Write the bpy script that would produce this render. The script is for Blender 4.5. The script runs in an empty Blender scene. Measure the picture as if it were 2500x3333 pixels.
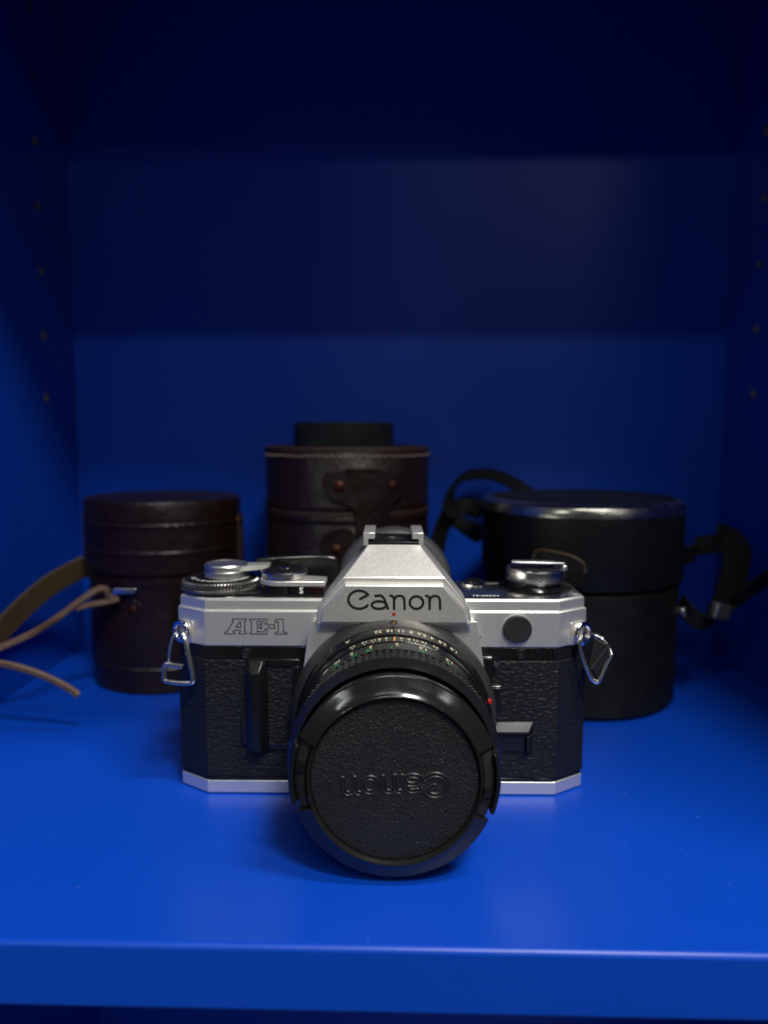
import bpy, bmesh, math, random
import numpy as np
from mathutils import Vector, Matrix

random.seed(7)
MM = 0.001
scene = bpy.context.scene
COL = scene.collection
rad = math.radians

# ------------------------------------------------------------------ camera
def view_axes(p, y, r):
    cp, sp, cy, sy = math.cos(p), math.sin(p), math.cos(y), math.sin(y)
    f = Vector((sy * cp, cy * cp, -sp)); rt = Vector((cy, -sy, 0)); up = rt.cross(f)
    c, s = math.cos(r), math.sin(r)
    return c * rt + s * up, -s * rt + c * up, f
rt, up, fw = view_axes(0.1061, -0.0080, 0.0027)
cam_d = bpy.data.cameras.new("photo_camera")
cam = bpy.data.objects.new("photo_camera", cam_d); COL.objects.link(cam)
M = Matrix((rt, up, -fw)).transposed().to_4x4()
M.translation = Vector((2.7475, -253.25, 125.087)) * MM
cam.matrix_world = M
cam_d.sensor_fit = 'HORIZONTAL'; cam_d.sensor_width = 36; cam_d.lens = 36.02
cam_d.clip_start = 0.005; cam_d.clip_end = 50
cam_d.dof.use_dof = True; cam_d.dof.focus_distance = 0.232; cam_d.dof.aperture_fstop = 9.5
scene.camera = cam

# ------------------------------------------------------------------ light
world = bpy.data.worlds.new("World"); scene.world = world; world.use_nodes = True
bg = world.node_tree.nodes["Background"]
bg.inputs[0].default_value = (0.80, 0.86, 1.0, 1); bg.inputs[1].default_value = 0.040

def tube_lamp(name, loc, length, width, power, col):
    """a ceiling strip light: long along X, facing straight down"""
    d = bpy.data.lights.new(name, 'AREA'); d.shape = 'RECTANGLE'
    d.size = length; d.size_y = width; d.energy = power; d.color = col
    o = bpy.data.objects.new(name, d); COL.objects.link(o); o.location = loc
    return o
tube_lamp("ceiling_lamp", (0.60, -0.48, 1.50), 0.50, 0.12, 17, (1.0, 0.985, 0.95))
tube_lamp("ceiling_lamp", (0.42, -1.07, 1.50), 0.36, 0.22, 27, (1.0, 0.985, 0.95))
tube_lamp("ceiling_lamp", (1.90, -3.16, 1.50), 0.50, 0.12, 9, (1.0, 1.0, 0.97))
tube_lamp("ceiling_lamp", (0.10, -1.557, 1.50), 1.20, 0.05, 9, (0.94, 1.0, 0.96))
tube_lamp("ceiling_lamp", (0.75, -2.90, 1.50), 0.60, 0.12, 5, (0.95, 1.0, 0.95))
tube_lamp("ceiling_lamp", (-2.05, -2.90, 1.50), 0.80, 0.12, 14, (0.92, 1.0, 0.95))
scene.view_settings.view_transform = 'Standard'; scene.view_settings.look = 'None'
scene.view_settings.gamma = 1; scene.view_settings.use_curve_mapping = False
scene.view_settings.exposure = 0.12
try:
    scene.cycles.use_denoising = True
    scene.cycles.max_bounces = 8
    scene.cycles.sample_clamp_indirect = 4
except Exception:
    pass

# ------------------------------------------------------------------ materials
def mat(name, col, rough=0.5, metal=0.0, spec=0.4, bump=None, vary=0.0, vscale=60, rvar=0.0, coat=0.0, grain=None):
    """bump=(kind, (sx,sy,sz), distance_m); vary = strength of slow colour change; rvar = roughness change (smudges)"""
    m = bpy.data.materials.new(name); m.use_nodes = True
    nt = m.node_tree; b = nt.nodes["Principled BSDF"]; N = nt.nodes.new; L = nt.links.new
    b.inputs["Base Color"].default_value = (*col, 1); b.inputs["Roughness"].default_value = rough
    b.inputs["Metallic"].default_value = metal; b.inputs["Specular IOR Level"].default_value = spec
    if coat: b.inputs["Coat Weight"].default_value = coat; b.inputs["Coat Roughness"].default_value = 0.12
    tc = N("ShaderNodeTexCoord")
    if vary or rvar:
        n = N("ShaderNodeTexNoise"); n.inputs["Scale"].default_value = vscale; n.inputs["Detail"].default_value = 6
        n.inputs["Roughness"].default_value = 0.65
        L(tc.outputs["Object"], n.inputs["Vector"])
        if vary:
            mx = N("ShaderNodeMix"); mx.data_type = 'RGBA'
            mx.inputs[6].default_value = (*[c * (1 - vary) for c in col], 1)
            mx.inputs[7].default_value = (*[min(1, c * (1 + vary)) for c in col], 1)
            L(n.outputs["Fac"], mx.inputs[0]); L(mx.outputs[2], b.inputs["Base Color"])
        if rvar:
            mr = N("ShaderNodeMapRange"); mr.inputs[1].default_value = 0.3; mr.inputs[2].default_value = 0.7
            mr.inputs[3].default_value = max(0.02, rough - rvar); mr.inputs[4].default_value = min(1, rough + rvar)
            L(n.outputs["Fac"], mr.inputs[0]); L(mr.outputs[0], b.inputs["Roughness"])
    prev = None
    for spec_ in ([bump] if bump and isinstance(bump[0], str) else (bump or [])):
        kind, sc, dist = spec_
        mp = N("ShaderNodeMapping"); mp.inputs["Scale"].default_value = sc; L(tc.outputs["Object"], mp.inputs["Vector"])
        if kind == 'leather':
            w = N("ShaderNodeTexNoise"); w.inputs["Scale"].default_value = 0.7; w.inputs["Detail"].default_value = 3
            L(mp.outputs[0], w.inputs["Vector"])
            mxv = N("ShaderNodeMix"); mxv.data_type = 'VECTOR'; mxv.inputs[0].default_value = 0.55
            ad = N("ShaderNodeVectorMath"); ad.operation = 'ADD'
            L(mp.outputs[0], ad.inputs[0]); L(w.outputs["Color"], ad.inputs[1])
            t = N("ShaderNodeTexVoronoi"); t.feature = 'SMOOTH_F1'; t.inputs["Scale"].default_value = 1
            t.inputs["Smoothness"].default_value = 0.35
            L(ad.outputs[0], t.inputs["Vector"]); out = t.outputs["Distance"]; inv = True
        elif kind == 'weave':
            t = N("ShaderNodeTexWave"); t.inputs["Scale"].default_value = 1; t.bands_direction = 'DIAGONAL'
            L(mp.outputs[0], t.inputs["Vector"]); out = t.outputs["Fac"]; inv = False
        else:
            t = N("ShaderNodeTexNoise"); t.inputs["Scale"].default_value = 1; t.inputs["Detail"].default_value = 3
            L(mp.outputs[0], t.inputs["Vector"]); out = t.outputs["Fac"]; inv = False
        bp = N("ShaderNodeBump"); bp.inputs["Distance"].default_value = dist; bp.inputs["Strength"].default_value = 1
        bp.invert = inv
        L(out, bp.inputs["Height"])
        if prev: L(prev.outputs[0], bp.inputs["Normal"])
        prev = bp
    if prev: L(prev.outputs[0], b.inputs["Normal"])
    return m

BLUE = mat("blue_paint", (0.0008, 0.049, 0.42), 0.37, 0, 0.42, bump=[('noise', (42, 42, 42), 0.00012), ('noise', (900, 900, 900), 0.000025)], vary=0.06, vscale=9, rvar=0.05)
SILVER = mat("satin_silver", (0.76, 0.74, 0.69), 0.40, 0.80, 0.5, bump=('noise', (5200, 5200, 5200), 0.000022), vary=0.12, vscale=1500, rvar=0.05)
BRIGHT = mat("satin_bright_metal", (0.70, 0.695, 0.68), 0.36, 1.0, 0.5, vary=0.04, rvar=0.06, vscale=150)
CHROME = mat("chrome", (0.80, 0.79, 0.76), 0.09, 1.0, 0.5, rvar=0.04, vscale=300)
BLACKF = mat("black_flat_face", (0.006, 0.006, 0.006), 0.6, 0, 0.12)
TRIM = mat("dull_silver_trim", (0.44, 0.42, 0.38), 0.25, 1.0, 0.5, vary=0.1, vscale=80, rvar=0.08)
DECK = mat("top_deck_satin", (0.62, 0.61, 0.59), 0.24, 1.0, 0.5, bump=("noise", (5200, 5200, 5200), 0.00001))
KNOB = mat("turned_silver", (0.58, 0.57, 0.56), 0.24, 1.0, 0.5, vary=0.08, vscale=200, rvar=0.05)
KNURL = mat("knurl_rubber", (0.011, 0.011, 0.011), 0.30, 0, 0.5)
LENSBLK = mat("lens_black", (0.0045, 0.0045, 0.0048), 0.27, 0, 0.22, vary=0.2, vscale=90, rvar=0.06)
STEEL = mat("dark_steel", (0.30, 0.29, 0.27), 0.32, 0.95, 0.5, vary=0.1, vscale=200, rvar=0.08)
WIRE = mat("polished_wire", (0.78, 0.77, 0.74), 0.22, 1.0, 0.5)
GREYRING = mat("grey_mount_metal", (0.060, 0.058, 0.055), 0.40, 0.6, 0.5, vary=0.12, vscale=120, rvar=0.08)
BLACKP = mat("black_lacquer", (0.006, 0.006, 0.0065), 0.20, 0, 0.4, vary=0.2, vscale=90, rvar=0.10)
BLACKS = mat("black_satin", (0.008, 0.008, 0.0085), 0.34, 0, 0.3, vary=0.2, vscale=90, rvar=0.08)
BLACKM = mat("black_matt", (0.012, 0.012, 0.012), 0.6, 0, 0.4)
CAPGLOSS = mat("cap_gloss_plastic", (0.010, 0.010, 0.0098), 0.155, 0, 0.55, bump=('noise', (160, 160, 160), 0.00003), vary=0.25, vscale=200, rvar=0.05)
CAPTEX = mat("cap_stippled_plastic", (0.011, 0.0107, 0.0103), 0.42, 0, 0.38, bump=[('noise', (1800, 1800, 1800), 0.00042), ('noise', (5000, 5000, 5000), 0.00005)], vary=0.25, vscale=220)
CAPLET = mat("cap_letter_plastic", (0.011, 0.011, 0.0105), 0.36, 0, 0.4, vary=0.2, vscale=300)
LEATHER = mat("black_leatherette", (0.0085, 0.0083, 0.008), 0.44, 0, 0.30, bump=[('leather', (520, 520, 1200), 0.00034), ('noise', (3000, 3000, 3000), 0.00006)], vary=0.2, vscale=400)
RUBBER = mat("black_rubber", (0.070, 0.070, 0.067), 0.42, 0, 0.55)
BROWN = mat("dark_brown_leather", (0.0100, 0.0042, 0.0030), 0.38, 0, 0.38, bump=[('leather', (900, 900, 900), 0.00012), ('noise', (120, 120, 120), 0.0008)], vary=0.3, vscale=45, rvar=0.12)
BROWNE = mat("raw_brown_edge", (0.026, 0.010, 0.006), 0.6, 0, 0.4, bump=('noise', (900, 900, 900), 0.0003), vary=0.4, vscale=220)
TAN = mat("tan_leather", (0.115, 0.066, 0.040), 0.6, 0, 0.4, bump=('noise', (700, 700, 700), 0.0004), vary=0.35, vscale=130)
TAN2 = mat("olive_tan_leather", (0.055, 0.034, 0.014), 0.55, 0, 0.4, bump=('noise', (500, 500, 500), 0.0003), vary=0.3, vscale=80)
THREAD = mat("waxed_thread", (0.13, 0.095, 0.07), 0.6)
BLACKCASE = mat("black_case_leather", (0.0036, 0.0035, 0.0034), 0.48, 0, 0.26, bump=('leather', (1100, 1100, 1100), 0.00014), vary=0.25, vscale=90, rvar=0.08)
WEBBING = mat("black_webbing", (0.008, 0.008, 0.008), 0.7, 0, 0.2, bump=('weave', (900, 900, 900), 0.0004))
COPPER = mat("copper_rivet", (0.06, 0.020, 0.012), 0.45, 0.8)
BRASS = mat("dull_brass_sleeve", (0.20, 0.16, 0.10), 0.5, 0.2)
INK_BLACK = mat("black_paint_fill", (0.012, 0.011, 0.010), 0.45)
INK_GREY = mat("dark_outline_fill", (0.022, 0.022, 0.022), 0.5)
INK_CREAM = mat("cream_paint_fill", (0.52, 0.46, 0.31), 0.5)
INK_GREEN = mat("green_paint_fill", (0.02, 0.20, 0.06), 0.5)
INK_ORANGE = mat("orange_paint_fill", (0.85, 0.30, 0.03), 0.45)
INK_WHITE = mat("white_paint_fill", (0.78, 0.77, 0.72), 0.5)
RED = mat("red_enamel", (0.34, 0.014, 0.009), 0.3)
DUST = mat("pale_dust", (0.17, 0.21, 0.32), 0.8)

# ------------------------------------------------------------------ helpers (all measures in mm)
ORIG = {}
def link(name, bm, m, parent=None, bevel=0.0, seg=2, smooth=True, angle=32, mats=None):
    me = bpy.data.meshes.new(name)
    off = Vector(ORIG.get(parent.name, (0, 0, 0))) if parent else Vector((0, 0, 0))
    for v in bm.verts: v.co = (v.co - off) * MM
    bmesh.ops.recalc_face_normals(bm, faces=bm.faces)
    bm.to_mesh(me); bm.free()
    for mm_ in ([m] if mats is None else mats): me.materials.append(mm_)
    if smooth and len(me.polygons):
        me.polygons.foreach_set("use_smooth", [True] * len(me.polygons))
        me.set_sharp_from_angle(angle=rad(angle))
    o = bpy.data.objects.new(name, me); COL.objects.link(o)
    if parent:
        o.parent = parent; ORIG[o.name] = tuple(off)
    if bevel:
        b = o.modifiers.new("edge", 'BEVEL'); b.width = bevel * MM; b.segments = seg
        b.limit_method = 'ANGLE'; b.angle_limit = rad(28); b.harden_normals = False
    return o

def thing(name, label, cat, base, group=None):
    o = bpy.data.objects.new(name, None); COL.objects.link(o); o.empty_display_size = 0.01
    o.location = Vector(base) * MM; o["label"] = label; o["category"] = cat
    if group: o["group"] = group
    ORIG[o.name] = tuple(base)
    return o

def NB(): return bmesh.new()

def add_box(bm, lo, hi):
    x0, y0, z0 = lo; x1, y1, z1 = hi
    v = [bm.verts.new(p) for p in ((x0,y0,z0),(x1,y0,z0),(x1,y1,z0),(x0,y1,z0),(x0,y0,z1),(x1,y0,z1),(x1,y1,z1),(x0,y1,z1))]
    for f in ((3,2,1,0),(4,5,6,7),(0,1,5,4),(1,2,6,5),(2,3,7,6),(3,0,4,7)): bm.faces.new([v[i] for i in f])
    return bm

def add_loft(bm, loops, cap=True, closed=True):
    """loops: lists of 3D points, same count"""
    L = [[bm.verts.new(p) for p in lp] for lp in loops]
    n = len(L[0])
    for a, b in zip(L, L[1:]):
        for i in range(n if closed else n - 1):
            j = (i + 1) % n
            bm.faces.new((a[i], a[j], b[j], b[i]))
    if cap:
        bm.faces.new(L[0][::-1]); bm.faces.new(L[-1])
    return bm

def plan_prism(bm, outline, zs):
    """zs: list of (z, inset scale function offset) -> extrude XY outline; each z may carry an inset in mm"""
    def inset(ol, d):
        n = len(ol); out = []
        for i in range(n):
            p0, p1, p2 = Vector(ol[i-1]), Vector(ol[i]), Vector(ol[(i+1) % n])
            e1 = (p1 - p0).normalized(); e2 = (p2 - p1).normalized()
            n1 = Vector((-e1.y, e1.x)); n2 = Vector((-e2.y, e2.x))
            b = n1 + n2; k = b.dot(n1)
            out.append(p1 + b * (d / k if abs(k) > 1e-6 else 0))
        return out
    loops = []
    for z, d in zs: loops.append([(p[0], p[1], z) for p in inset(outline, d)])
    return add_loft(bm, loops)

def hull(bm, pts):
    vs = [bm.verts.new(p) for p in pts]
    r = bmesh.ops.convex_hull(bm, input=vs)
    bad = [g for g in r["geom_interior"] if isinstance(g, bmesh.types.BMVert)]
    if bad: bmesh.ops.delete(bm, geom=bad, context='VERTS')
    bmesh.ops.dissolve_limit(bm, angle_limit=rad(1), verts=bm.verts, edges=bm.edges)
    return bm

def lathe(bm, prof, c, axis='Z', segs=64, a0=0.0, a1=360.0, close=False):
    """prof: (h, r) pairs. axis Z: point = c+(r cos, r sin, h); axis Y: point = (cx+r sin a, -h, cz+r cos a), h = distance in front"""
    full = abs(a1 - a0) >= 359.9
    n = segs if full else segs + 1
    rings = []
    for h, r in prof:
        ring = []
        if r < 1e-6:
            p = (c[0], c[1], c[2] + h) if axis == 'Z' else (c[0], c[1] - h, c[2])
            ring = [bm.verts.new(p)] * n
        else:
            for i in range(n):
                a = rad(a0 + (a1 - a0) * i / segs)
                if axis == 'Z': p = (c[0] + r * math.cos(a), c[1] + r * math.sin(a), c[2] + h)
                else: p = (c[0] + r * math.sin(a), c[1] - h, c[2] + r * math.cos(a))
                ring.append(bm.verts.new(p))
        rings.append(ring)
    pairs = list(zip(rings, rings[1:])) + ([(rings[-1], rings[0])] if close else [])
    for A, B in pairs:
        for i in range(n if full else n - 1):
            j = (i + 1) % n
            q = []
            for v in (A[i], A[j], B[j], B[i]):
                if v not in q: q.append(v)
            if len(q) > 2: bm.faces.new(q)
    if not full and close:
        bm.faces.new([r[0] for r in rings]); bm.faces.new([r[-1] for r in rings][::-1])
    return bm

def smooth_path(pts, n=8, closed=False):
    P = [Vector(p) for p in pts]; out = []; m = len(P)
    for i in range(m if closed else m - 1):
        p0 = P[(i-1) % m] if closed or i > 0 else P[0]
        p1, p2 = P[i], P[(i+1) % m]
        p3 = P[(i+2) % m] if closed or i + 2 < m else P[-1]
        for k in range(n):
            t = k / n
            out.append(0.5 * ((2*p1) + (p2-p0)*t + (2*p0-5*p1+4*p2-p3)*t*t + (3*p1-p0-3*p2+p3)*t**3))
    if not closed: out.append(P[-1])
    return out

def tube(bm, path, r, closed=False, segs=10):
    P = [Vector(p) for p in path]; n = len(P); loops = []
    ref = Vector((0.13, 0.9, 0.3)).normalized()
    for i in range(n):
        a = P[i-1] if (i > 0 or closed) else P[i]; b = P[(i+1) % n] if (i < n-1 or closed) else P[i]
        t = (b - a).normalized()
        u = (ref - t * ref.dot(t)).normalized(); w = t.cross(u); ref = u
        loops.append([P[i] + (u*math.cos(2*math.pi*k/segs) + w*math.sin(2*math.pi*k/segs))*r for k in range(segs)])
    if closed:
        loops.append(loops[0]); add_loft(bm, loops, cap=False); bmesh.ops.remove_doubles(bm, verts=bm.verts, dist=1e-4)
    else: add_loft(bm, loops)
    return bm

def strap(bm, path, width, thick, wdir):
    """flat band; wdir: direction(s) of its width"""
    P = [Vector(p) for p in path]; n = len(P); loops = []
    for i in range(n):
        a = P[max(0, i-1)]; b = P[min(n-1, i+1)]; t = (b - a).normalized()
        if callable(wdir): wd = Vector(wdir(i/(n-1)))
        else: wd = Vector(wdir)
        w = (wd - t * wd.dot(t)).normalized(); h = t.cross(w)
        W = width(i/(n-1)) if callable(width) else width
        e = thick * 0.3
        loops.append([P[i] + w*s*(W/2 - q) + h*g for s, q, g in ((-1, e, -thick/2), (1, e, -thick/2), (1, 0, -thick/2+e), (1, 0, thick/2-e), (1, e, thick/2), (-1, e, thick/2), (-1, 0, thick/2-e), (-1, 0, -thick/2+e))])
    return add_loft(bm, loops)

def ribbon2d(bm, path, w, place, closed=False, caps=True):
    """flat stroke along a 2D path with round ends, mapped to 3D by place(x, y)"""
    P = [Vector((p[0], p[1])) for p in path]; n = len(P); Lf, Rt = [], []
    for i in range(n):
        a = P[i-1] if (i > 0 or closed) else P[i]; b = P[(i+1) % n] if (i < n-1 or closed) else P[i]
        d1 = (P[i]-a).normalized() if (P[i]-a).length > 1e-9 else (b-P[i]).normalized()
        d2 = (b-P[i]).normalized() if (b-P[i]).length > 1e-9 else d1
        nn = Vector((-d1.y, d1.x)) + Vector((-d2.y, d2.x))
        k = max(0.35, nn.length_squared / 2)
        nn = nn / k
        Lf.append(P[i] + nn*w/2); Rt.append(P[i] - nn*w/2)
    l = [bm.verts.new(place(*p)) for p in Lf]; r = [bm.verts.new(place(*p)) for p in Rt]
    for i in range(n if closed else n-1):
        j = (i+1) % n; bm.faces.new((l[i], l[j], r[j], r[i]))
    if caps and not closed:
        for e, o in ((0, 1), (n-1, n-2)):
            d = (P[e]-P[o]).normalized(); q = Vector((-d.y, d.x)); fan = []
            for k in range(7):
                a = math.pi * k / 6
                fan.append(bm.verts.new(place(*(P[e] + (q*math.cos(a) + d*math.sin(a))*w/2))))
            bm.faces.new(fan)
    return bm

def arc(cx, cy, rx, ry, a0, a1, n=20):
    return [(cx + rx*math.cos(rad(a0+(a1-a0)*i/n)), cy + ry*math.sin(rad(a0+(a1-a0)*i/n))) for i in range(n+1)]

_txt = {}
def text_faces(s):
    """built-in font outline as (verts2D, faces), width centred on 0, baseline at 0, size 1"""
    if s not in _txt:
        c = bpy.data.curves.new("glyphs", 'FONT'); c.body = s; c.align_x = 'CENTER'; c.resolution_u = 2; c.offset = 0.022
        o = bpy.data.objects.new("glyphs", c); COL.objects.link(o)
        dg = bpy.context.evaluated_depsgraph_get(); me = bpy.data.meshes.new_from_object(o.evaluated_get(dg))
        _txt[s] = ([tuple(v.co[:2]) for v in me.vertices], [tuple(p.vertices) for p in me.polygons])
        bpy.data.objects.remove(o); bpy.data.curves.remove(c); bpy.data.meshes.remove(me)
    return _txt[s]
def add_text(bm, s, place, size, bold=0.0):
    V, F = text_faces(s)
    vs = [bm.verts.new(place(x*size, y*size)) for x, y in V]
    for f in F:
        try: bm.faces.new([vs[i] for i in f])
        except ValueError: pass

# ------------------------------------------------------------------ the setting: a blue cupboard
PSI, XC = -0.0173, 2.77
def setting(name, bm, bevel=0.6, parent=None):
    for v in bm.verts: v.co *= MM
    bmesh.ops.recalc_face_normals(bm, faces=bm.faces)
    me = bpy.data.meshes.new(name); bm.to_mesh(me); bm.free(); me.materials.append(BLUE)
    me.polygons.foreach_set("use_smooth", [True]*len(me.polygons)); me.set_sharp_from_angle(angle=rad(32))
    o = bpy.data.objects.new(name, me); COL.objects.link(o)
    o.location = (XC*MM, 0, 0); o.rotation_euler = (0, 0, PSI); o["kind"] = "structure"
    if bevel:
        b = o.modifiers.new("edge", 'BEVEL'); b.width = bevel*MM; b.segments = 3; b.limit_method = 'ANGLE'
    return o
W, YF, YB = 182.2, -79.0, 183.8
shelf = setting("shelf", add_box(NB(), (-W+.2, YF, -17.8), (W-.2, YB-.2, 0)), 1.4)
setting("upper_shelf", add_box(NB(), (-W+.2, YF, 376), (W-.2, YB-.2, 393)), 1.0)
setting("lower_shelf", add_box(NB(), (-W+.2, YF, -330), (W-.2, YB-.2, -313)), 1.0)
setting("back_wall", add_box(NB(), (-W-17, YB, -420), (W+17, YB+6, 760)), 0)
side_walls = [setting("side_wall", add_box(NB(), (-W-18, YF-2, -420), (-W, YB-.3, 760)), 0.8),
              setting("side_wall", add_box(NB(), (W, YF-2, -420), (W+18, YB-.3, 760)), 0.8)]
# sleeves of the shelf-pin holes, 32 mm apart
for wall, s in zip(side_walls, (-1, 1)):
    first = None
    for k in range(9):
        z = 333.6 - 32*k + (2.5 if s > 0 else 0)
        if z < 120: break
        if first is None:
            bm = NB()
            prof = [(0, 2.5), (.3, 2.5), (.4, 2.3), (.4, 1.8), (.12, 1.6), (.04, 0)]
            for h, r in prof: pass
            rings = []
            for h, r in prof:
                rings.append([bm.verts.new((-s*h, r*math.cos(2*math.pi*i/16), r*math.sin(2*math.pi*i/16))) for i in range(16)] if r else [bm.verts.new((-s*h, 0, 0))])
            for A, B in zip(rings, rings[1:]):
                for i in range(16):
                    j = (i+1) % 16
                    bm.faces.new((A[i], A[j], B[j], B[i]) if len(B) > 1 else (A[i], A[j], B[0]))
            for v in bm.verts: v.co *= MM
            bmesh.ops.recalc_face_normals(bm, faces=bm.faces)
            first = bpy.data.meshes.new("pin_hole"); bm.to_mesh(first); bm.free(); first.materials.append(BRASS)
        o = bpy.data.objects.new("pin_hole", first); COL.objects.link(o); o.parent = wall
        o.location = Vector((s*W - s*0.02, 147.1, z)) * MM
# specks of dust on the shelf
bm = NB()
for _ in range(90):
    x, y = random.uniform(-110, 110), random.uniform(-76, 20)
    if random.random() < .3: x = random.uniform(-150, 160); y = random.uniform(-40, 90)
    r = random.uniform(.05, .14); a = random.uniform(0, 6.28); e = random.uniform(1, 2.6)
    q = [(x + r*e*math.cos(a), y + r*e*math.sin(a)), (x - r*math.sin(a), y + r*math.cos(a)), (x - r*e*math.cos(a), y - r*e*math.sin(a)), (x + r*math.sin(a), y - r*math.cos(a))]
    b_ = [bm.verts.new((p[0], p[1], 0.0)) for p in q]; t_ = bm.verts.new((x, y, r*.8))
    for i in range(4): bm.faces.new((b_[i], b_[(i+1) % 4], t_))
dust = link("dust", bm, DUST, smooth=False); dust["kind"] = "stuff"; dust["label"] = "pale dust specks scattered on the blue shelf"; dust["category"] = "dust"

# ------------------------------------------------------------------ the film camera
cam_t = thing("film_camera", "silver and black film camera standing in the middle of the blue shelf", "camera", (0, 16, 0))
AX, AZ = 4.2, 30.7
CH = 10.7; CD = 7.2
OUT = [(-59.8, 0), (59.8, 0), (70.5, CD), (70.5, 29), (66.5, 33), (-66.5, 33), (-70.5, 29), (-70.5, CD)]
link("base_plate", plan_prism(NB(), OUT, [(0.15, .5), (0.6, 0), (4.9, 0)]), SILVER, cam_t, .25)
link("body_shell", plan_prism(NB(), OUT, [(4.9, .6), (5.0, .35), (52.3, .35)]), BLACKS, cam_t)
# leatherette wraps the front and the chamfers, in two panels either side of the mirror box
def leather_panel(x0, x1, z0, z1):
    path = [(70.6, 12), (70.6, CD)] if x1 > 0 else [(-70.6, 12), (-70.6, CD)]
    s = 1 if x1 > 0 else -1
    inner = x0 if s > 0 else x1
    o = [(inner, .4), (inner, -.25), (s*59.75, -.25), (s*70.75, CD-.05), (s*70.75, 27), (s*70.3, 27), (s*69.9, CD+.3), (s*59.5, .4)]
    return add_loft(NB(), [[(p[0], p[1], z) for p in o] for z in (z0, z1)])
link("leatherette", leather_panel(30, 66, 6.5, 47.6), LEATHER, cam_t, .2)
link("leatherette", leather_panel(-66, -27, 6.5, 47.6), LEATHER, cam_t, .2)
for x0, x1 in ((-59, -20), (28, 51.5), (51.9, 59)):
    link("trim_strip", add_box(NB(), (x0, -.12, 5.15), (x1, .3, 6.3)), BLACKP, cam_t, .15)
for x0, x1, y in ((-59.3, -47.5, .1), (-47.2, -25, -.05), (33, 53.5, -.05), (54.1, 57.2, .1), (57.8, 59.3, -.02)):
    link("black_band", add_box(NB(), (x0, y, 47.8), (x1, .6, 52.1)), BLACKP, cam_t, .08)
# top plate: proud lower tier, recessed upper tier
link("top_plate", plan_prism(NB(), OUT, [(52.3, .25), (52.6, 0), (64.2, 0), (64.6, .35), (64.62, .75), (67.9, .75), (68.6, 1.4)]), SILVER, cam_t, .12)
link("top_deck", plan_prism(NB(), OUT, [(68.55, 1.6), (68.72, 1.6), (68.8, 1.8)]), DECK, cam_t)
# prism housing
PX = 4.1
def sym(pts): return [(PX - x, y, z) for x, y, z in pts] + [(PX + x, y, z) for x, y, z in pts]
prism = link("prism_housing", hull(NB(), sym([(25.3, -7.2, 62.9), (24.7, -7.2, 67.6), (16.6, -7.2, 77.5), (8.3, 5.2, 87.0), (8.6, 31, 86.0),
        (25.5, 6, 62.9), (24.6, 8, 68), (21.5, 31, 68), (14.5, 31, 79), (24, 31, 62.9)])), SILVER, cam_t, .35)
FP = [(24.0, 62.7), (23.0, 67.5), (15.9, 75.6)]
front = [(PX - x, z) for x, z in FP] + [(PX + x, z) for x, z in FP[::-1]]
def shrink(ol, d):
    n = len(ol); out = []
    for i in range(n):
        p0, p1, p2 = Vector(ol[i-1]), Vector(ol[i]), Vector(ol[(i+1) % n])
        e1 = (p1-p0).normalized(); e2 = (p2-p1).normalized(); n1 = Vector((e1.y, -e1.x)); n2 = Vector((e2.y, -e2.x))
        b = n1+n2; out.append(p1 + b*(d/b.dot(n1)))
    return out
fo = [(p[0], -7.0, p[1]) for p in front]; f1 = [(p[0], -9.0, p[1]) for p in front]; f2 = [(p[0], -9.6, p[1]) for p in shrink(front, .55)]
link("name_plate", add_loft(NB(), [fo, f1, f2]), SILVER, cam_t, .1)
link("prism_chin", hull(NB(), sym([(24.0, -9.0, 62.68), (25.4, -5.5, 58.4), (25.3, -5.5, 62.68), (25.3, -7.2, 62.68)])), SILVER, cam_t, .2)
# mirror-box front panel
PANEL = [(27.0, 62.2), (28.6, 52), (29.9, 43), (31.0, 20), (24, 5.3)]
pl = [(PX - x, z) for x, z in PANEL] + [(PX + x, z) for x, z in PANEL[::-1]]
po = [(p[0], .3, p[1]) for p in pl]; p1 = [(p[0], -5.2, p[1]) for p in pl]; p2 = [(p[0], -6.0, p[1]) for p in shrink(pl, .8)]
link("mirror_box_panel", add_loft(NB(), [po, p1, p2]), SILVER, cam_t, .5, 3)
bm = NB(); lathe(bm, [(-.4, .0), (-.4, 1.0), (.5, 1.0), (.7, .6), (.7, 0)], (PX-27.2, -2.4, 57), 'Y', 16); link("side_screw", bm, CHROME, cam_t)
bm = NB(); lathe(bm, [(-.4, .0), (-.4, 1.0), (.5, 1.0), (.7, .6), (.7, 0)], (PX+28.0, -2.4, 56.4), 'Y', 16); link("side_screw", bm, CHROME, cam_t)

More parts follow.
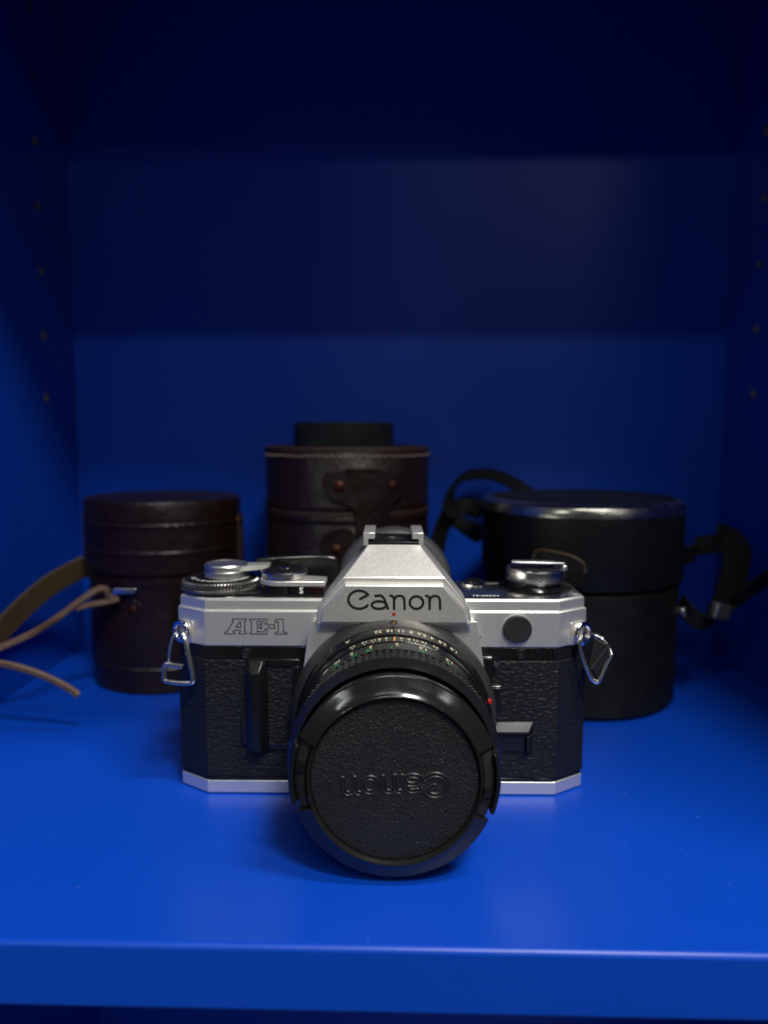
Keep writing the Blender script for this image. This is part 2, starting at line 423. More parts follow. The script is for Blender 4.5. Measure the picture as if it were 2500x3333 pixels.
# ---- wordmark on the prism: strokes drawn in millimetres on the plate (x right, z up)
def cv(pts, kx=1/24.05, ky=1/24.3, ox=-11.35, oz=73.85):   # enlarged-photo units -> mm
    return [(ox + (x-420)*kx + .28, oz - (y-565)*ky) for x, y in pts]
def strokes_canon():
    S = []
    S.append(arc(514, 643, 84, 72, 38, 322, 40)[::-1])
    S[-1] = [(514 + 84*math.cos(rad(a)), 643 - 72*math.sin(rad(a))) for a in np.linspace(34, 322, 44)] 
    S.append([(583, 602), (553, 620), (522, 637)])
    S.append(smooth_path([(640, 612, 0), (678, 609, 0), (703, 626, 0), (719, 662, 0), (738, 714, 0)], 6))
    S.append([(668 + 56*math.cos(t), 685 + 30*math.sin(t)) for t in np.linspace(-.5, 5.6, 32)])
    for d in (0, 276):
        S.append(smooth_path([(757+d, 610, 0), (772+d, 613, 0), (783+d, 630, 0), (785+d, 660, 0), (786+d, 715, 0)], 6))
        S.append(smooth_path([(785+d, 648, 0), (797+d, 622, 0), (822+d, 611, 0), (850+d, 616, 0), (864+d, 640, 0), (866+d, 675, 0), (867+d, 715, 0)], 6))
    S.append([(959 + 52*math.cos(t), 664 + 50*math.sin(t)) for t in np.linspace(0, 2*math.pi, 40)])
    return [[(p[0], p[1]) for p in s] for s in S]
bm = NB()
for i, s in enumerate(strokes_canon()):
    ribbon2d(bm, cv(s), .84, lambda x, z, e=i: (x, -9.625 - .002*e, z))
link("lettering", bm, INK_BLACK, cam_t, smooth=False)
bm = NB()
for i, s in enumerate(strokes_canon()):       # bright copy shifted down: painted glint of light on an engraved lower edge
    ribbon2d(bm, [(x+.02, z-.10) for x, z in cv(s)], .88, lambda x, z, e=i: (x, -9.608 - .0005*e, z))
link("lettering_glint", bm, BRIGHT, cam_t, smooth=False)
bm = NB(); lathe(bm, [(0, .62), (.1, .55), (.12, 0)], (4.05, -9.58, 65.9), 'Y', 20); link("mount_index", bm, RED, cam_t)
# ---- model lettering, outlined slab figures
A1 = [(622,950),(758,950),(758,968),(742,972),(742,1078),(757,1081),(757,1098),(684,1098),(684,1081),(700,1077),(700,1061),(640,1061),(629,1078),(643,1081),(643,1098),(545,1098),(545,1081),(566,1078),(632,972),(622,968)]
A2 = [(692,976),(702,976),(702,1032),(656,1032)]
E1 = [(793,950),(962,950),(962,1000),(941,1000),(933,973),(868,973),(868,1009),(893,1009),(896,994),(911,994),(911,1044),(896,1044),(893,1029),(868,1029),(868,1076),(934,1076),(943,1048),(962,1048),(962,1098),(793,1098),(793,1081),(810,1077),(810,972),(793,968)]
D1 = [(978,1007),(1038,1007),(1038,1040),(978,1040)]
O1 = [(1042,968),(1062,950),(1122,950),(1124,1077),(1156,1081),(1156,1098),(1042,1098),(1042,1081),(1074,1077),(1074,974),(1042,982)]
bm = NB()
for pl_ in (A1, A2, E1, D1, O1):
    q = [(-53.1 + (x-540)*.0342, 61.85 - (y-945)*.0347) for x, y in pl_]
    ribbon2d(bm, q, .34, lambda x, z: (x, -.03, z), closed=True)
link("model_lettering", bm, INK_GREY, cam_t, smooth=False)
# ---- small things on the front
def lath_obj(name, prof, c, m, axis='Y', segs=32, bevel=0, parent=cam_t, **k):
    return link(name, lathe(NB(), prof, c, axis, segs, **k), m, parent, bevel)
lath_obj("socket_cover", [(-.2, 4.75), (1.0, 4.75), (1.35, 4.4), (1.25, 0)], (45.6, 0, 58.7), BLACKM, segs=48)
lath_obj("socket_ring", [(-.2, 5.05), (.5, 5.05), (.55, 4.8)], (45.6, 0, 58.7), BRIGHT, segs=48)
for x, z in ((47.1, 50.1), (-45.8, 49.8)):
    sc = lath_obj("screw", [(-.2, 1.75), (.35, 1.75), (.5, 1.45), (.3, 1.3), (.3, 0)], (x, 0, z), BLACKS, segs=24)
    bm = NB(); add_box(bm, (x-1.0, -.36, z-.16), (x+1.0, -.29, z+.16)); add_box(bm, (x-.16, -.365, z-1.0), (x+.16, -.295, z+1.0))
    link("cross_slot", bm, GREYRING, sc)
# finger grip and battery door on the left of the mount
grip = link("finger_grip", hull(NB(), [(-46.0, 0, 48.3), (-46.0, 0, 16.0), (-45.4, -3.4, 43.8), (-45.2, -3.4, 17.2), (-43.6, -5.0, 43.9), (-43.4, -5.0, 17.6),
      (-40.9, -5.0, 44.2), (-40.5, -5.0, 17.6), (-38.6, -1.0, 48.0), (-38.6, -1.0, 16.2), (-38.4, 0, 48.4), (-38.4, 0, 15.4), (-40, -2.4, 47.6), (-44.5, -2.4, 47.6)]), BLACKP, cam_t, .3, 3)
door = NB(); add_box(door, (-38.6, -1.3, 45.6), (-27.6, 0, 48.2)); add_box(door, (-30.4, -1.2, 18.8), (-27.7, .1, 45.7)); add_box(door, (-38.5, -1.25, 16.4), (-27.65, .05, 18.9))
link("door_frame", door, BLACKP, cam_t, .3)
link("battery_door", add_box(NB(), (-38.7, -.9, 18.6), (-30.2, .05, 45.8)), LEATHER, cam_t, .3)
link("door_latch", hull(NB(), [(-48.2, 0, 27.8), (-48.2, 0, 17.2), (-45.6, 0, 27.8), (-45.6, 0, 17.2), (-47.6, -1.1, 26.9), (-47.6, -1.1, 18.0), (-45.6, -1.4, 26.6), (-45.6, -1.4, 18.0)]), BLACKP, cam_t, .15)
# wedge-shaped finger ledge on the right
link("finger_ledge", hull(NB(), [(34, .1, 26.7), (51.9, .1, 26.7), (34, -.7, 26.6), (51.7, -.7, 26.6), (34, -2.7, 23.6), (49.9, -2.7, 23.6), (34, -2.7, 22.7), (49.2, -2.7, 22.7), (34, .1, 22.2), (49.2, .1, 22.2), (51.9, .1, 22.2)]), BLACKS, cam_t, .22, 3)
link("finger_ledge", hull(NB(), [(51.9, .1, 22.15), (51.9, .1, 15.9), (51.7, -.7, 22.15), (51.7, -.7, 16.0), (49.9, -2.65, 22.15), (49.9, -2.65, 16.5), (49.2, -2.65, 22.15), (49.2, -2.65, 16.5), (49.0, .1, 22.15), (49.0, .1, 15.9)]), BLACKS, cam_t, .22, 3)
link("ledge_panel", hull(NB(), [(34, .1, 22.1), (48.9, .1, 22.1), (34, .1, 16), (48.9, .1, 16), (34, -1.6, 22.1), (48.9, -1.6, 22.1), (34, -.9, 16.2), (48.9, -.9, 16.2)]), BLACKS, cam_t, .2)
# lever block, release and pin beside the mount
link("lever_block", hull(NB(), [(33.4, 0, 50.3), (36.9, 0, 50.3), (36.9, 0, 30), (33.4, 0, 30), (33.4, -4.5, 49.8), (36.9, -4.5, 49.8), (37.1, -4.5, 31), (33.4, -4.5, 31)]), BLACKP, cam_t, .35, 3)
link("lever_tip", hull(NB(), [(36.6, 0, 40.2), (40.2, 0, 40.2), (40.4, 0, 28.5), (36.6, 0, 28.5), (36.8, -4.0, 39.6), (39.8, -4.0, 39.6), (40.2, -3.8, 29.3), (36.8, -4.2, 29.3)]), BLACKP, cam_t, .4, 3)
lath_obj("release_pin", [(-2, 1.25), (2.4, 1.25), (3.0, .8), (3.05, 0)], (38.3, -1, 47.3), CHROME, segs=20)
link("lever_edge", add_box(NB(), (37.0, -4.15, 39.85), (39.9, -3.0, 40.25)), STEEL, cam_t, .2)
link("lever_edge", add_box(NB(), (33.8, -4.6, 49.95), (36.8, -3.6, 50.35)), STEEL, cam_t, .2)
lath_obj("side_button", [(-.3, 1.4), (.4, 1.4), (.8, 1.0), (.8, 0)], (-70.2, 10, 10.5), BRIGHT, segs=18)

# ---- dials and controls on the top plate
link("dial_base", plan_prism(NB(), [(-68.6, 9.2), (-60, 3.2), (-30, 2.6), (-19.6, 2.6), (-19.6, 26), (-66, 30), (-69.2, 22)], [(68.55, 0), (69.3, 0), (69.5, .3)]), BLACKP, cam_t)
DC = (-57.3, 15.5, 0)
lath_obj("dial_skirt", [(69.4, 13.9), (70.2, 13.9), (70.5, 13.5), (70.5, 5)], DC, STEEL, 'Z', 72)
def knurled(c, r, z0, z1, n, dep, cham=.5):
    bm = NB(); loops = []
    for z, k, dd in ((z0, -cham, 0), (z0+cham, 0, 1), (z1-cham, 0, 1), (z1, -cham, 0)):
        lp = []
        for i in range(n*4):
            a = 2*math.pi*i/(n*4); t = (0, 0, 1, 1)[i % 4]
            rr = r + k - (dep*t if dd else dep*.5)
            lp.append((c[0] + rr*math.cos(a), c[1] + rr*math.sin(a), z))
        loops.append(lp)
    return add_loft(bm, loops)
link("shutter_speed_dial", knurled(DC, 13.5, 70.5, 72.9, 72, .5), STEEL, cam_t, angle=25)
sd = lath_obj("dial_face", [(72.75, 12.6), (73.1, 12.3), (73.3, 8.0), (73.3, 0)], DC, BLACKF, 'Z', 64)
bm = NB()
for s, a in (("2", 215), ("4", 229), ("8", 243), ("15", 257), ("30", 271), ("60", 285), ("125", 300), ("250", 318), ("500", 336), ("1000", 357), ("B", 200)):
    t = rad(a)
    def pl_(x, y, t=t):
        rr = 10.3 - y; return (DC[0] + rr*math.cos(t) - x*math.sin(t), DC[1] + rr*math.sin(t) + x*math.cos(t), 73.34)
    add_text(bm, s, pl_, 2.3)
link("dial_numerals", bm, INK_WHITE, sd, smooth=False)
HC = (-55.4, 15.5, 0)
lath_obj("wind_hub", [(73.3, 7.3), (73.6, 7.7), (75.6, 7.7), (75.9, 7.4), (75.9, 7.1), (76.3, 7.1), (76.3, 7.5), (76.6, 7.7), (77.6, 7.7), (78.1, 7.3), (78.15, 6.9), (77.9, 6.6), (77.9, 0)], HC, BRIGHT, 'Z', 64)
link("wind_lever", hull(NB(), [(-50, 10, 75.9), (-50, 20, 75.9), (-40.5, 17.2, 75.7), (-40.5, 22, 75.7), (-50, 10.4, 77.6), (-50, 20, 77.6), (-40.4, 17.4, 77.3), (-40.4, 22, 77.3)]), SILVER, cam_t, .3, 3)
bm = NB()
loops = []
for i, (x, y, zb, zt, th) in enumerate([(-46, 22.5, 75.0, 78.8, 2.4), (-40, 23.5, 74.0, 79.2, 3.2), (-34, 24.8, 72.8, 79.4, 3.8), (-27, 26.0, 71.4, 79.5, 3.8), (-21, 26.5, 70.6, 79.4, 3.4), (-17.6, 26.0, 70.4, 79.0, 2.8), (-16.5, 25.6, 71, 78.2, 1.8)]):
    loops.append([(x, y-th/2, zb), (x, y-th/2, zt-.6), (x, y-th/2+.6, zt), (x, y+th/2-.6, zt), (x, y+th/2, zt-.6), (x, y+th/2, zb)])
link("lever_grip", add_loft(bm, loops), BLACKP, cam_t, .5, 3)
SC_ = (-33.9, 10.2, 0)
lath_obj("shutter_base", [(68.6, 6.6), (72.3, 6.6), (72.4, 6.3)], (-35.2, 9.6, 0), BLACKP, 'Z', 48)
link("main_switch", hull(NB(), [(-35.2 + 7*math.cos(rad(a)), 9.6 + 7*math.sin(rad(a)), z) for a in range(0, 360, 12) for z in (72.35, 74.0)] + [(-19.3, y, z) for y in (3.4, 12.5) for z in (72.35, 73.9)]), SILVER, cam_t, .2)
sw = link("switch_body", add_box(NB(), (-31.5, 3.3, 69.4), (-19.4, 13, 72.3)), BLACKP, cam_t, .4, 3)
bm = NB(); add_text(bm, "S", lambda x, z: (-27.35 + x, 3.27, 69.85 + z), 3.0); link("switch_letter", bm, INK_WHITE, sw, smooth=False)
link("switch_window", hull(NB(), [(-24.9, 3.28, 71.6), (-20.2, 3.28, 71.6), (-20.6, 3.28, 70.1), (-24.4, 3.28, 70.1), (-24.9, 3.6, 71.6), (-20.2, 3.6, 71.6), (-20.6, 3.6, 70.1), (-24.4, 3.6, 70.1)]), mat("dark_red_window", (.015, .003, .003), .2), sw)
lath_obj("shutter_collar", [(74.0, 7.2), (74.3, 7.7), (75.0, 7.8), (75.2, 7.5), (75.4, 7.5), (75.7, 8.1), (76.3, 8.1), (76.8, 7.5), (76.85, 7.1), (76.6, 6.9), (76.4, 0)], SC_, WIRE, 'Z', 64)
lath_obj("shutter_button", [(76.3, 6.85), (76.9, 6.6), (77.3, 5.6), (77.45, 4.0), (77.3, 2.6), (77.0, 0)], SC_, BLACKF, 'Z', 40)
lath_obj("button_socket", [(76.9, 2.0), (77.6, 1.9), (77.75, 1.5), (77.5, .8), (77.3, 0)], SC_, CHROME, "Z", 28)
# rewind side
RC = (55.0, 19.5, 0)
lath_obj("rewind_dish", [(68.5, 13.0), (68.9, 13.0), (69.0, 12.7), (69.1, 9.6), (70.6, 8.6), (72.4, 8.4)], RC, BLACKP, 'Z', 64)
lath_obj("rewind_knob", [(70.9, 8.3), (71.3, 9.6), (72.5, 10.3), (73.6, 10.4), (73.75, 10.15), (74.0, 10.15), (74.15, 10.4), (75.7, 10.4), (75.8, 10.2), (76.0, 10.3), (76.4, 10.2), (76.6, 9.8), (76.3, 9.3), (76.2, 0)], RC, KNOB, 'Z', 72)
link("rewind_crank", hull(NB(), [(45.8, 15.8, 78.45), (64.8, 15.8, 77.95), (45.8, 15.8, 79.1), (64.8, 15.8, 78.6), (47.5, 26, 77.2), (62.5, 26, 77.0), (47.5, 26, 77.9), (62.5, 26, 77.7)]), BRIGHT, cam_t, .3, 3)
lath_obj("crank_pivot", [(-1.2, 1.0), (1.2, 1.0), (1.4, .7), (1.4, 0)], (65.2, 19, 76.3), BRIGHT, 'Y', 16)
lath_obj("check_button_ring", [(68.6, 4.6), (69.3, 4.5), (69.7, 4.0), (69.6, 3.2), (69.1, 3.0)], (33.6, 25.5, 0), CHROME, 'Z', 40)
lath_obj("check_button", [(69.0, 3.0), (70.4, 3.0), (70.8, 2.5), (70.8, 0)], (33.6, 25.5, 0), BLACKP, 'Z', 32)
bm = NB(); add_text(bm, "12-25531", lambda x, y: (35.6 + x, 4.8 + y, 68.83), 2.5); link("serial_number", bm, INK_WHITE, cam_t, smooth=False); bm = NB(); add_text(bm, "CHECK", lambda x, y: (40.4 + x, 26.5 + y, 68.83), 1.4)
link("check_mark", bm, INK_WHITE, cam_t, smooth=False)
# hot shoe
link("shoe_base", add_box(NB(), (-5.4, 4.5, 86.3), (13.2, 26, 87.5)), BLACKS, cam_t, .2)
for s in (-1, 1):
    def X(a): return 3.9 + s*a
    bm = NB()
    prof = [(10.2, 86.2), (10.2, 90.6), (6.3, 90.6), (6.3, 88.5), (8.6, 88.5), (8.6, 86.2)]
    add_loft(bm, [[(X(a), y, z) for a, z in prof] for y in (4.3, 25)])
    link("shoe_rail", bm, SILVER, cam_t, .18)
lath_obj("shoe_contact", [(87.4, 3.2), (87.8, 3.2), (87.85, 2.7), (87.5, 2.5), (87.5, 1.3), (87.9, 1.2), (87.9, 0)], (3.9, 12, 0), GREYRING, 'Z', 32)
# round rubber eyecup behind the prism
lath_obj("eyecup", [(-33, 16), (-33.5, 20.0), (-34.5, 21.2), (-37, 21.9), (-39, 22.2), (-41, 21.8), (-41.2, 20), (-39, 19.3), (-36.5, 17.5), (-36, 12), (-36, 0)], (4.4, 0, 66.3), RUBBER, 'Y', 72)

# ---- strap lugs and wire rings
for s in (-1, 1):
    lug = link("strap_lug", hull(NB(), [(s*x, y, z) for x, y in ((64.3, 2.5), (69.8, 6.4), (70.3, 7.6), (65, 4.6)) for z in (52.2, 60.2)]), SILVER, cam_t, .4, 3)
    bm = NB(); tube(bm, [(s*(68.9 + 2.6*math.sin(t)), 4.6 + 1.4*math.sin(t), 56.2 + 3.1*math.cos(t)) for t in np.linspace(0, 2*math.pi, 29)[:-1]], .95, True, 12)
    link("eyelet", bm, CHROME, lug)
def wire(pts, r=.62, n=7): return tube(NB(), smooth_path(pts, n), r)
L1 = [(-68.6, 2.6, 55.2), (-67.2, .8, 55.3), (-66.3, .2, 53.6), (-64.9, -.4, 47.5), (-63.7, -.8, 41.6), (-64.1, -.8, 40.0), (-65.8, -.6, 39.5), (-70, 0, 39.5), (-73.4, .6, 39.9), (-74.0, .7, 41), (-73.9, .8, 44.6), (-73.3, .8, 45.6), (-71.5, .5, 45.6), (-68, .1, 45.2), (-67.2, -.1, 45.0)]
link("strap_ring", wire(L1, .9), WIRE, cam_t)
L2 = [(-67.4, .4, 56.4), (-68.2, 1.2, 56.2), (-66.9, .7, 55.5), (-65.6, .8, 50), (-64.6, .5, 44)]
link("strap_ring", wire(L2, .75), WIRE, cam_t)
L3 = [(-70.6, 5.2, 55.4), (-71.7, 4.6, 54.2), (-72.7, 3.6, 50.2), (-73.0, 3.0, 46.2)]
link("strap_ring", wire(L3, .6), WIRE, cam_t)
R1 = [(69.2, 3.2, 54.6), (67.6, 1.2, 55.0), (66.9, .8, 53.6), (68.2, .8, 48.5), (70.2, .8, 43.4), (71.6, .8, 41.0), (73.4, .9, 40.2), (74.6, 1.2, 41.8), (76.6, 2.2, 46.0), (78.2, 3.0, 49.0), (77.8, 3.6, 50.8), (75.5, 4.2, 54.2), (72.5, 4.4, 55.6), (70.6, 3.6, 55.6)]
link("strap_ring", wire(R1, .8), WIRE, cam_t)
link("strap_ring", wire([(68.6, 2.0, 56.6), (67.9, .5, 56.0), (67.6, .2, 54.6), (68.0, .6, 53.2)], .6), CHROME, cam_t)
tab = hull(NB(), [(x, y, z) for x, z in ((70.4, 46.0), (73.3, 42.0), (77.8, 49.2), (76.4, 53.2), (72.2, 55.2)) for y in (1.6, 3.2)])
link("leather_tab", tab, mat("worn_black_leather", (0.012, 0.010, 0.009), 0.45, bump=("noise", (900, 900, 900), 0.0004)), cam_t, .4, 3)
link("tab_bar", tube(NB(), [(71.4, 1.3, 44.6), (77.4, 2.0, 53.0)], .62), BLACKM, cam_t)

# ---- the lens, built along its axis (h = distance in front of the body)
LC = (AX, 0, AZ)
def ring(name, prof, m, parent, segs=128, **k): return link(name, lathe(NB(), prof, LC, 'Y', segs, **k), m, parent, angle=28)
ring("mount_ring", [(5.9, 34.0), (8.6, 33.9), (9.6, 33.5), (12.6, 32.3), (13.2, 31.9), (13.2, 28)], GREYRING, cam_t)
lens = ring("lens", [(12, 30.0), (36, 28.0), (41, 26.8), (46.6, 26.6), (46.6, 22)], BLACKS, cam_t)
lath_obj("lock_pin", [(0, 1.3), (.4, 1.3), (.5, 1.0), (.2, .8), (.2, 0)], (AX-.3, -11.6, 63.4), CHROME, segs=20)
apr = ring("aperture_ring", [(13.5, 30), (13.5, 31.5), (13.8, 31.8), (18.4, 31.0), (18.9, 30.7), (18.9, 29.5)], LENSBLK, lens)
dofr = ring("depth_scale_ring", [(19.3, 29.6), (19.3, 30.3), (19.6, 30.5), (23.4, 30.2), (23.7, 29.9), (23.7, 29)], LENSBLK, lens)
foc = ring("focus_ring", [(24.0, 29), (24.0, 29.6), (24.3, 29.9), (28.4, 29.2), (28.6, 28.6), (36.8, 28.3)], LENSBLK, lens)
ring("lens_rim", [(36.8, 28.2), (37.0, 29.0), (37.4, 29.6), (41.2, 30.4), (41.8, 30.62), (42.2, 30.45), (44.5, 28.7), (44.6, 28.4), (43.8, 28.2), (42.0, 27.6)], CAPGLOSS, lens)
front_ring = ring("front_ring", [(41.0, 27.0), (45.6, 27.0), (45.8, 27.5), (46.5, 27.55), (46.7, 27.1), (47.4, 27.1), (47.6, 27.5), (48.4, 27.55), (48.6, 27.2), (49.6, 27.1), (49.8, 26)], CAPGLOSS, lens)
link("grip_base", lathe(NB(), [(28.55, 28.0), (28.6, 28.7), (36.8, 28.5), (36.9, 28.0)], LC, "Y", 96), BLACKF, lens)
# pyramid knurl of the focus ring
bm = NB(); NC = 84
for i in range(NC):
    for k in range(3):
        h0 = 28.9 + k*2.6; h1 = h0 + 2.6; a0 = 2*math.pi*i/NC; wa = 2*math.pi/NC*.44
        def pt(h, a, r): return (AX + r*math.sin(a), -h, AZ + r*math.cos(a))
        rb = 28.62
        q = [bm.verts.new(pt(h, a, rb)) for h, a in ((h0, a0-wa), (h0, a0+wa), (h1, a0+wa), (h1, a0-wa))]
        t_ = bm.verts.new(pt(h0 + 2.05, a0, 30.1))
        for j in range(4): bm.faces.new((q[j], q[(j+1) % 4], t_))
kn = link("focus_grip_knurl", bm, KNURL, lens, smooth=False); kn["kind"] = "stuff"
def on_cone(h0, r0, th, slope=-.17, lift=.03):
    def f(u, v):
        h = h0 + v; r = r0 + slope*v + lift; a = rad(th) - u/r
        return (AX + r*math.sin(a), -h, AZ + r*math.cos(a))
    return f
def scale(name, items, h0, r0, size, m, parent, slope=-.17):
    bm = NB()
    for s, th in items: add_text(bm, s, on_cone(h0, r0, th, slope), size)
    return link(name, bm, m, parent, smooth=False)
def r_ap(h): return 31.8 - (h-13.8)*.174
scale("aperture_numerals", [("22", -9.3), ("16", -2.6), ("11", 3.8), ("8", 9.8), ("5.6", 16.1), ("4", 22.4), ("2.8", 29), ("1.8", 37), ("A", -28)], 15.2, r_ap(15.2), 2.5, INK_CREAM, apr)
D = [("22", -25.2), ("16", -17.7), ("11", -12.4), ("8", -8.7), ("4", -4.5), ("4", 4.3), ("8", 8.6), ("11", 12.5), ("16", 17.8), ("22", 25)]
bm = NB()
for s, th in D:
    add_text(bm, s, on_cone(20.2, 30.45, th, -.08), 2.1)
    f = on_cone(22.1, 30.28, th, -.08); bm.faces.new([bm.verts.new(f(u, v)) for u, v in ((-.12, 0), (.12, 0), (.12, 1.2), (-.12, 1.2))])
link("depth_numerals", bm, INK_CREAM, dofr, smooth=False)
bm = NB(); f = on_cone(19.9, 30.46, 0, -.08); bm.faces.new([bm.verts.new(f(u, v)) for u, v in ((-.2, 0), (.2, 0), (.2, 3.3), (-.2, 3.3))])
link("index_line", bm, INK_ORANGE, dofr, smooth=False)
scale("metre_numerals", [("\u221e", -45), ("10", -35.5), ("5", -26), ("3", -14), ("2", 1.6), ("1.5", 17.2), ("1.2", 34.5)], 24.7, 29.83, 2.35, INK_CREAM, foc)
scale("foot_numerals", [("30", -36.6), ("15", -24.2), ("10", -15), ("7", -1.6), ("5", 17.0), ("4", 34)], 26.6, 29.52, 2.35, INK_GREEN, foc)
# lock lever on the left and red dot on the right of the lens
link("ring_lock", hull(NB(), [on_cone(h, r, th)(0, 0) for th in (-44, -38) for h, r in ((14.2, 31), (17.6, 30.6), (14.6, 33.0), (17.2, 32.5))]), BLACKM, lens, .3)
bm = NB(); c_ = on_cone(16, 31.6, 73)(0, 0); lathe(bm, [(-1.4, 0), (-1.2, .55), (-.6, .85), (.6, .85), (1.2, .55), (1.4, 0)], (c_[0]+.1, c_[1], c_[2]-.6), 'Y', 20)
link("mount_dot", bm, RED, lens)

# ------------------------------------------------------------------ the lens cap clipped to the lens
cap = thing("lens_cap", "round black lens cap with upside-down embossed name clipped on the camera lens", "lens cap", (AX, -50, 3))
CR = -2.5   # the cap is turned a little
def cring(name, prof, m, parent, a0=0, a1=360, segs=128, close=False):
    return link(name, lathe(NB(), prof, LC, 'Y', segs, a0, a1, close), m, parent, angle=30)
rimp = [(49.8, 24), (49.8, 27.4), (51.4, 27.7), (52.0, 28.2), (52.4, 28.45), (52.8, 28.3), (53.75, 26.4), (54.5, 24.75), (54.75, 24.4), (55.05, 24.1), (55.2, 23.8), (55.05, 23.4), (54.3, 23.15), (53.2, 23.0)]
rim = link("rim", NB_ := lathe(lathe(NB(), rimp, LC, 'Y', 64, -68 - CR, 68 - CR, True), rimp, LC, 'Y', 64, 112 - CR, 248 - CR, True), CAPGLOSS, cap, angle=30)
cring("inner_wall", [(46.6, 24.6), (53.2, 24.4), (54.3, 24.1), (54.9, 23.7), (54.9, 23.4), (54.2, 23.1), (53.0, 23.0)], CAPGLOSS, cap)
cring("face_disc", [(53.15, 23.05), (53.5, 22.6), (53.55, 22.2), (53.55, 12), (53.55, 0)], CAPTEX, cap)
for side in (90, 270):
    lv = [(49.4, 27.6), (49.4, 29.0), (50.2, 29.4), (53.1, 29.0), (53.9, 28.3), (53.7, 27.6), (52.0, 27.6)]
    clip = link("clip", lathe(NB(), lv, LC, 'Y', 24, side - 17.5 - CR, side + 17.5 - CR, True), BLACKS, cap, .3)
    blk = lathe(NB(), [(48.6, 24.6), (48.6, 27.5), (51.6, 27.4), (52.4, 26.6), (52.9, 24.6)], LC, 'Y', 20, side - 21 - CR, side + 21 - CR, True)
    link("clip_block", blk, BLACKM, clip)
    link("clip_notch", lathe(NB(), [(49.5, 24.8), (49.5, 27.45), (52.9, 26.9), (53.7, 24.8)], LC, 'Y', 6, side + 2 - CR, side + 9 - CR, True), BLACKS, clip)
# embossed name: relief mesh from the distance to the strokes, turned half round
segs = []
for s in strokes_canon():
    q = [((x - 786)*29.3/735, -(y - 645)*29.3/735*1.03) for x, y in s]
    segs += list(zip(q, q[1:]))
sa = np.array([a for a, b in segs]); sb = np.array([b for a, b in segs])
st = .115; gx = np.arange(-16.2, 16.2, st); gy = np.arange(-4.6, 4.6, st)
GX, GY = np.meshgrid(gx, gy, indexing='ij'); PT = np.stack([GX.ravel(), GY.ravel()], 1)
dmin = np.full(len(PT), 1e9)
for a, b in zip(sa, sb):
    ab = b - a; t = np.clip(((PT - a)@ab)/max(ab@ab, 1e-9), 0, 1); dmin = np.minimum(dmin, np.hypot(*(PT - a - t[:, None]*ab).T))
hgt = .25*np.exp(-((dmin - .52)/.15)**2) + .02 - .07*np.clip((dmin - .75)/.2, 0, 1)
rot = rad(180 + 3.0); cr, sr = math.cos(rot), math.sin(rot)
WX = AX + .25 + GX.ravel()*cr - GY.ravel()*sr; WZ = AZ - 1.9 + GX.ravel()*sr + GY.ravel()*cr
ny = len(gy); use = {}; bm = NB(); dm = dmin
for i in range(len(gx)-1):
    for j in range(ny-1):
        ids = (i*ny+j, (i+1)*ny+j, (i+1)*ny+j+1, i*ny+j+1)
        if min(dm[k] for k in ids) < .95:
            for k in ids:
                if k not in use: use[k] = bm.verts.new((WX[k], -53.55 - hgt[k], WZ[k]))
            bm.faces.new([use[k] for k in ids])
link("lettering", bm, CAPLET, cap, angle=80)

# a little dust on the face of the cap
bm = NB()
for _ in range(46):
    a_ = random.uniform(0, 6.283); r_ = 22 * math.sqrt(random.random()); q_ = random.uniform(.04, .10); e_ = random.uniform(0, 3.1)
    c = (AX + r_*math.cos(a_), AZ + r_*math.sin(a_)); k_ = random.uniform(1, 3)
    v_ = [bm.verts.new((c[0] + q_*kx*math.cos(e_ + o_), -53.57, c[1] + q_*kx*math.sin(e_ + o_))) for o_, kx in ((0, k_), (1.57, 1), (3.14, k_), (4.71, 1))]
    t_ = bm.verts.new((c[0], -53.66, c[1]))
    for i in range(4): bm.faces.new((v_[i], v_[(i+1) % 4], t_))
d_ = link("dust", bm, DUST, cap, smooth=False); d_["kind"] = "stuff"

# ------------------------------------------------------------------ brown case on the left
def case_lathe(name, prof, c, m, parent, segs=96): return link(name, lathe(NB(), prof, (c[0], c[1], 0), 'Z', segs), m, parent, angle=30)
c1 = (-112.0, 133.5)
lc = thing("lens_case", "closed dark brown leather lens case with tan straps, left of the camera", "lens case", (c1[0], c1[1], 0), "leather lens cases behind the camera")
body = case_lathe("case_body", [(0, 0), (0, 35), (.8, 35.8), (10.8, 36.1), (11.4, 36.5), (12.4, 36.5), (13, 36.1), (52, 36.4), (52.6, 36.9), (56.6, 36.9), (57, 36.4), (57, 34)], c1, BROWN, lc)
lid = case_lathe("lid", [(57.6, 36), (57.6, 37.9), (58, 38.2), (66.6, 38.2), (67.2, 38.6), (68.2, 38.6), (68.8, 38.2), (79.4, 38.2), (80, 38.6), (81, 38.6), (81.6, 38.2), (90.6, 38.3), (91.6, 37.9), (92, 36.8), (91.8, 34), (93.2, 20), (93.6, 0)], c1, BROWN, lc)
def cyl_pt(c, r, ang, z):   # ang measured from the direction of the viewer, + to the right
    a = rad(ang); return Vector((c[0] + r*math.sin(a), c[1] - r*math.cos(a), z))
def rivet(c, r, ang, z, rr, m, parent, name="rivet"):
    bm = NB(); lathe(bm, [(-.4, rr*1.1), (.35, rr), (.8, rr*.65), (.95, 0)], (0, 0, 0), 'Y', 20)
    R_ = Matrix.Rotation(rad(ang), 4, 'Z'); p = cyl_pt(c, r, ang, z)
    bm.transform(Matrix.Translation(p) @ R_)
    return link(name, bm, m, parent)
rivet(c1, 36.5, -8, 41.5, 2.0, COPPER, lc)
bm = NB(); lathe(bm, [(-.2, 4.6), (.3, 4.6), (.5, 4.2), (.3, 3.6)], (0, 0, 0), 'Y', 28); bm.transform(Matrix.Translation(cyl_pt(c1, 36.4, -8, 41.5)) @ Matrix.Rotation(rad(-8), 4, 'Z')); link("rivet_patch", bm, BROWN, lc)
